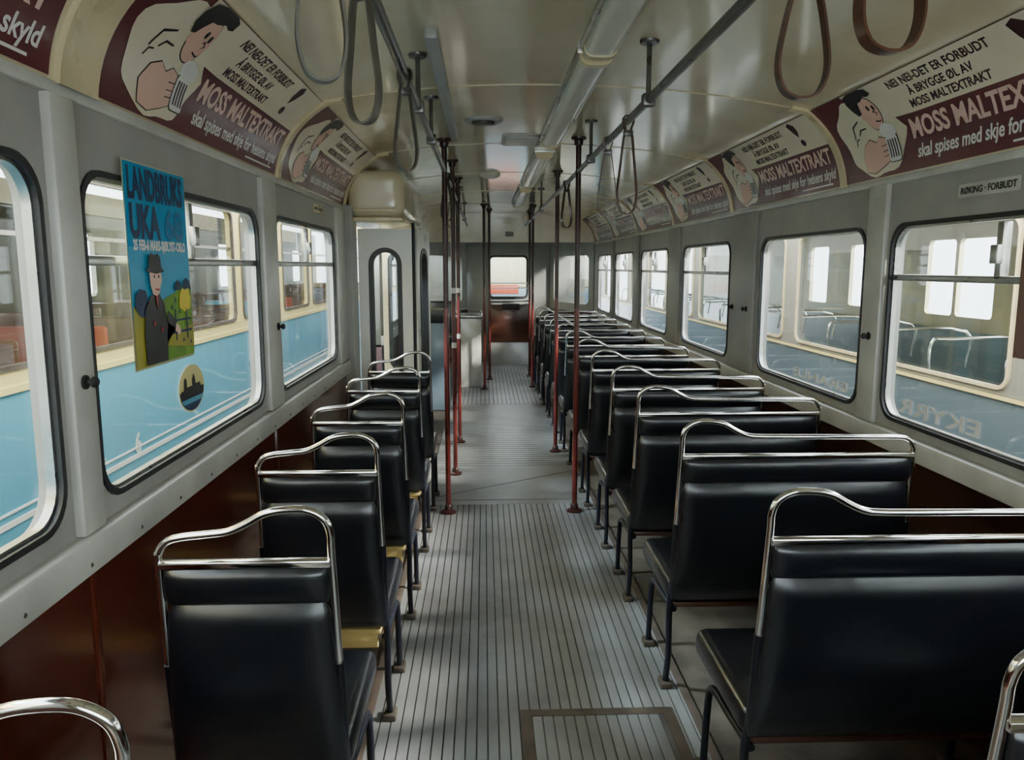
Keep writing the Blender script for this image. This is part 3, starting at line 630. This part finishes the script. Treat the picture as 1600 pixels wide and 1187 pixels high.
# ---------------------------------------------------------------- neighbouring trams
def nb(loc,rot=0,**k): return empty('parked_tram',loc,rot,**k)
GZ=-.75
t=nb((-1.95,0,GZ),label='light blue and cream tram parked outside the left windows',cat='tram')
y0,y1=-3,19
holes=[]; y=-2.6; hs=[]
while y<18: holes.append(rr(y,y+1.08,1.14,1.97,.07)); hs.append((y,y+1.08)); y+=1.27
ob('lower_body',box(NB(),(-.06,y0,.25),(.0,y1,1.80)),'tblue',t,smooth=False)
ob('window_band',shape([rect(y0,y1,1.05,2.15)]+holes,.05),'tcream',t,fn=lambda x,y,z:(z-.02,x,y-GZ),smooth=False)
ob('window_rubber',joinm([(shape([rr(a-.012,b+.012,1.128,1.982,.08),rr(a+.012,b-.012,1.152,1.958,.06)],.02),0,0) for a,b in hs]),'brownm',t,fn=lambda x,y,z:(z+.004,x,y-GZ))
ob('roof_side',box(NB(),(-.10,y0,2.90),(.015,y1,3.15),.03),'tcream',t,smooth=False)
ob('pane_strip',box(NB(),(-.043,y0+.1,1.88),(-.040,y1-.1,2.75)),'glass',t,smooth=False)
bm=NB(); box(bm,(0,y0,.49-GZ),(.004,y1,.515-GZ)); box(bm,(0,y0,.545-GZ),(.004,y1,.555-GZ)); ob('stripe',bm,'white',t,smooth=False)
bm=NB(); box(bm,(0,y0,1.035-GZ),(.012,y1,1.065-GZ)); ob('belt_line',bm,'tcream',t,smooth=False)
bm=NB()
for a,b in hs: box(bm,(-.038,a,1.68-GZ),(-.012,b,1.70-GZ))
ob('window_rail',bm,'alu',t,smooth=False)
ob('roof',box(NB(),(-2.2,y0,3.15),(.0,y1,3.3),.03),'tgrey',t); ob('side_number',text('6',.16,.004),'white',t,fn=lambda x,y,z:(.003+z,4.25+x,y+.52-GZ),smooth=False)
ob('underframe',box(NB(),(-2.0,y0+.3,0.03),(-.08,y1-.3,.25)),'black',t,smooth=False)
holes=[]; y=-1.7
while y<18: holes.append(rr(y,y+.8,1.25,1.90,.07)); y+=2.3
ob('far_side',shape([rect(y0,y1,-.3,2.3)]+holes,.05),'tin',t,fn=lambda x,y,z:(z-2.15,x,y-GZ),smooth=False)
ob('tram_floor',box(NB(),(-2.1,y0,.7),(-.06,y1,.8)),'tin',t,smooth=False)
y=-2.3; i=0
while y<18:
    ob('seat_back',box(NB(),(-.75,y,1.25),(-.12,y+.05,1.98),.02),'tred' if i%5==3 else ('tblue' if i%7==5 else 'tseat'),t)
    ob('seat_back',box(NB(),(-2.0,y,1.25),(-1.35,y+.05,1.96),.02),'tseat',t); y+=.82; i+=1
t=nb((2.85,0,GZ),label='grey and cream tram parked outside the right windows',cat='tram')
holes=[]; y=-2.37; hs=[]
while y<18: hs.append((y,y+1.28)); holes.append(rr(y,y+1.28,.89,1.82,.08)); y+=1.6
ob('lower_body',box(NB(),(0,y0,.25),(.05,y1,.87-GZ)),'tgrey',t,smooth=False)
ob('window_band',shape([rect(y0,y1,.85,2.3)]+holes,.05),'tcream2',t,fn=lambda x,y,z:(z+.02,x,y-GZ),smooth=False)
ob('belt_line',box(NB(),(-.015,y0,.825-GZ),(.0,y1,.845-GZ)),'tcream',t,smooth=False)
ob('window_rubber',joinm([(shape([rr(a-.012,b+.012,.878,1.832,.095),rr(a+.01,b-.01,.90,1.81,.07)],.02),0,0) for a,b in hs]),'creamd',t,fn=lambda x,y,z:(z-.01,x,y-GZ))
ob('pane_strip',box(NB(),(.02,y0+.1,.88-GZ),(.025,y1-.1,1.83-GZ)),'glass',t,smooth=False)
holes=[]; y=-1.9; i=0
while y<18.5:
    if y<11 or i%2: holes.append(rr(y,y+.62,1.02,1.85,.05))
    if y<11: holes.append(rr(y+.68,y+1.2,1.02,1.85,.05))
    y+=1.9; i+=1
ob('far_side',shape([rect(y0,y1,.1,2.3)]+holes,.05),'tcream3',t,fn=lambda x,y,z:(z+2.3,x,y-GZ),smooth=False)
ob('inner_blue_panel',box(NB(),(2.22,y0,.5),(2.26,y1,.88-GZ)),'tgrey',t,smooth=False)
bm=NB(); y=-2
while y<18: 
    tube(bm,catmull([(.25,y,.75-GZ),(.25,y,1.03-GZ),(.4,y,1.06-GZ),(1.0,y,1.04-GZ),(1.02,y,.75-GZ)],4),.012,8); y+=.8
ob('seat_rail',bm,'chrome',t)
ob('roof',box(NB(),(0,y0,2.2-GZ),(2.35,y1,2.32-GZ),.03),'tcream2',t); ob('tram_floor',box(NB(),(.05,y0,.35),(2.3,y1,.45)),'tin',t,smooth=False)
g=ob('ground',box(NB(),(-14,-8,GZ-.1),(14,26,GZ)),'hall',smooth=False); tag(g,kind='structure')
t=nb((.4,17,GZ),label='grey and cream tram with a small red panel seen through the rear window',cat='tram')
ob('tram_front',box(NB(),(-2.2,0,.3),(2.0,.4,1.85),.05),'tgrey',t); ob('tram_windscreen',box(NB(),(-2.15,.05,1.85),(1.95,.35,2.55),.05),'tcream3',t)
ob('front_panel',box(NB(),(-.55,-.02,1.72),(.35,.0,1.92),.006),'tred',t)
# ---------------------------------------------------------------- light
w=bpy.data.worlds.new('hall_daylight'); S.world=w; w.use_nodes=True; N=w.node_tree.nodes; L=w.node_tree.links
bg=N['Background']; bg.inputs[0].default_value=(.86,.94,1,1); bg.inputs[1].default_value=8.2
def area(name,loc,tgt,sx,sy,e,c):
    l=bpy.data.lights.new(name,'AREA'); l.shape='RECTANGLE'; l.size=sx; l.size_y=sy; l.energy=e; l.color=c
    o=bpy.data.objects.new(name,l); COL.objects.link(o); o.location=loc
    o.rotation_euler=(Vector(tgt)-Vector(loc)).to_track_quat('-Z','Y').to_euler(); return o
area('added_lamp_left',(-5.2,2.6,5.2),(-.5,3,1.3),1.0,1.2,5500,(.70,.85,1))  # added unseen lamp, shines over the parked tram into the left windows
area('added_lamp_right',(8,3.4,5.9),(1.5,3.0,1.4),.8,.8,8500,(1,.96,.90))  # added unseen lamp on the right, throws light bands across the aisle
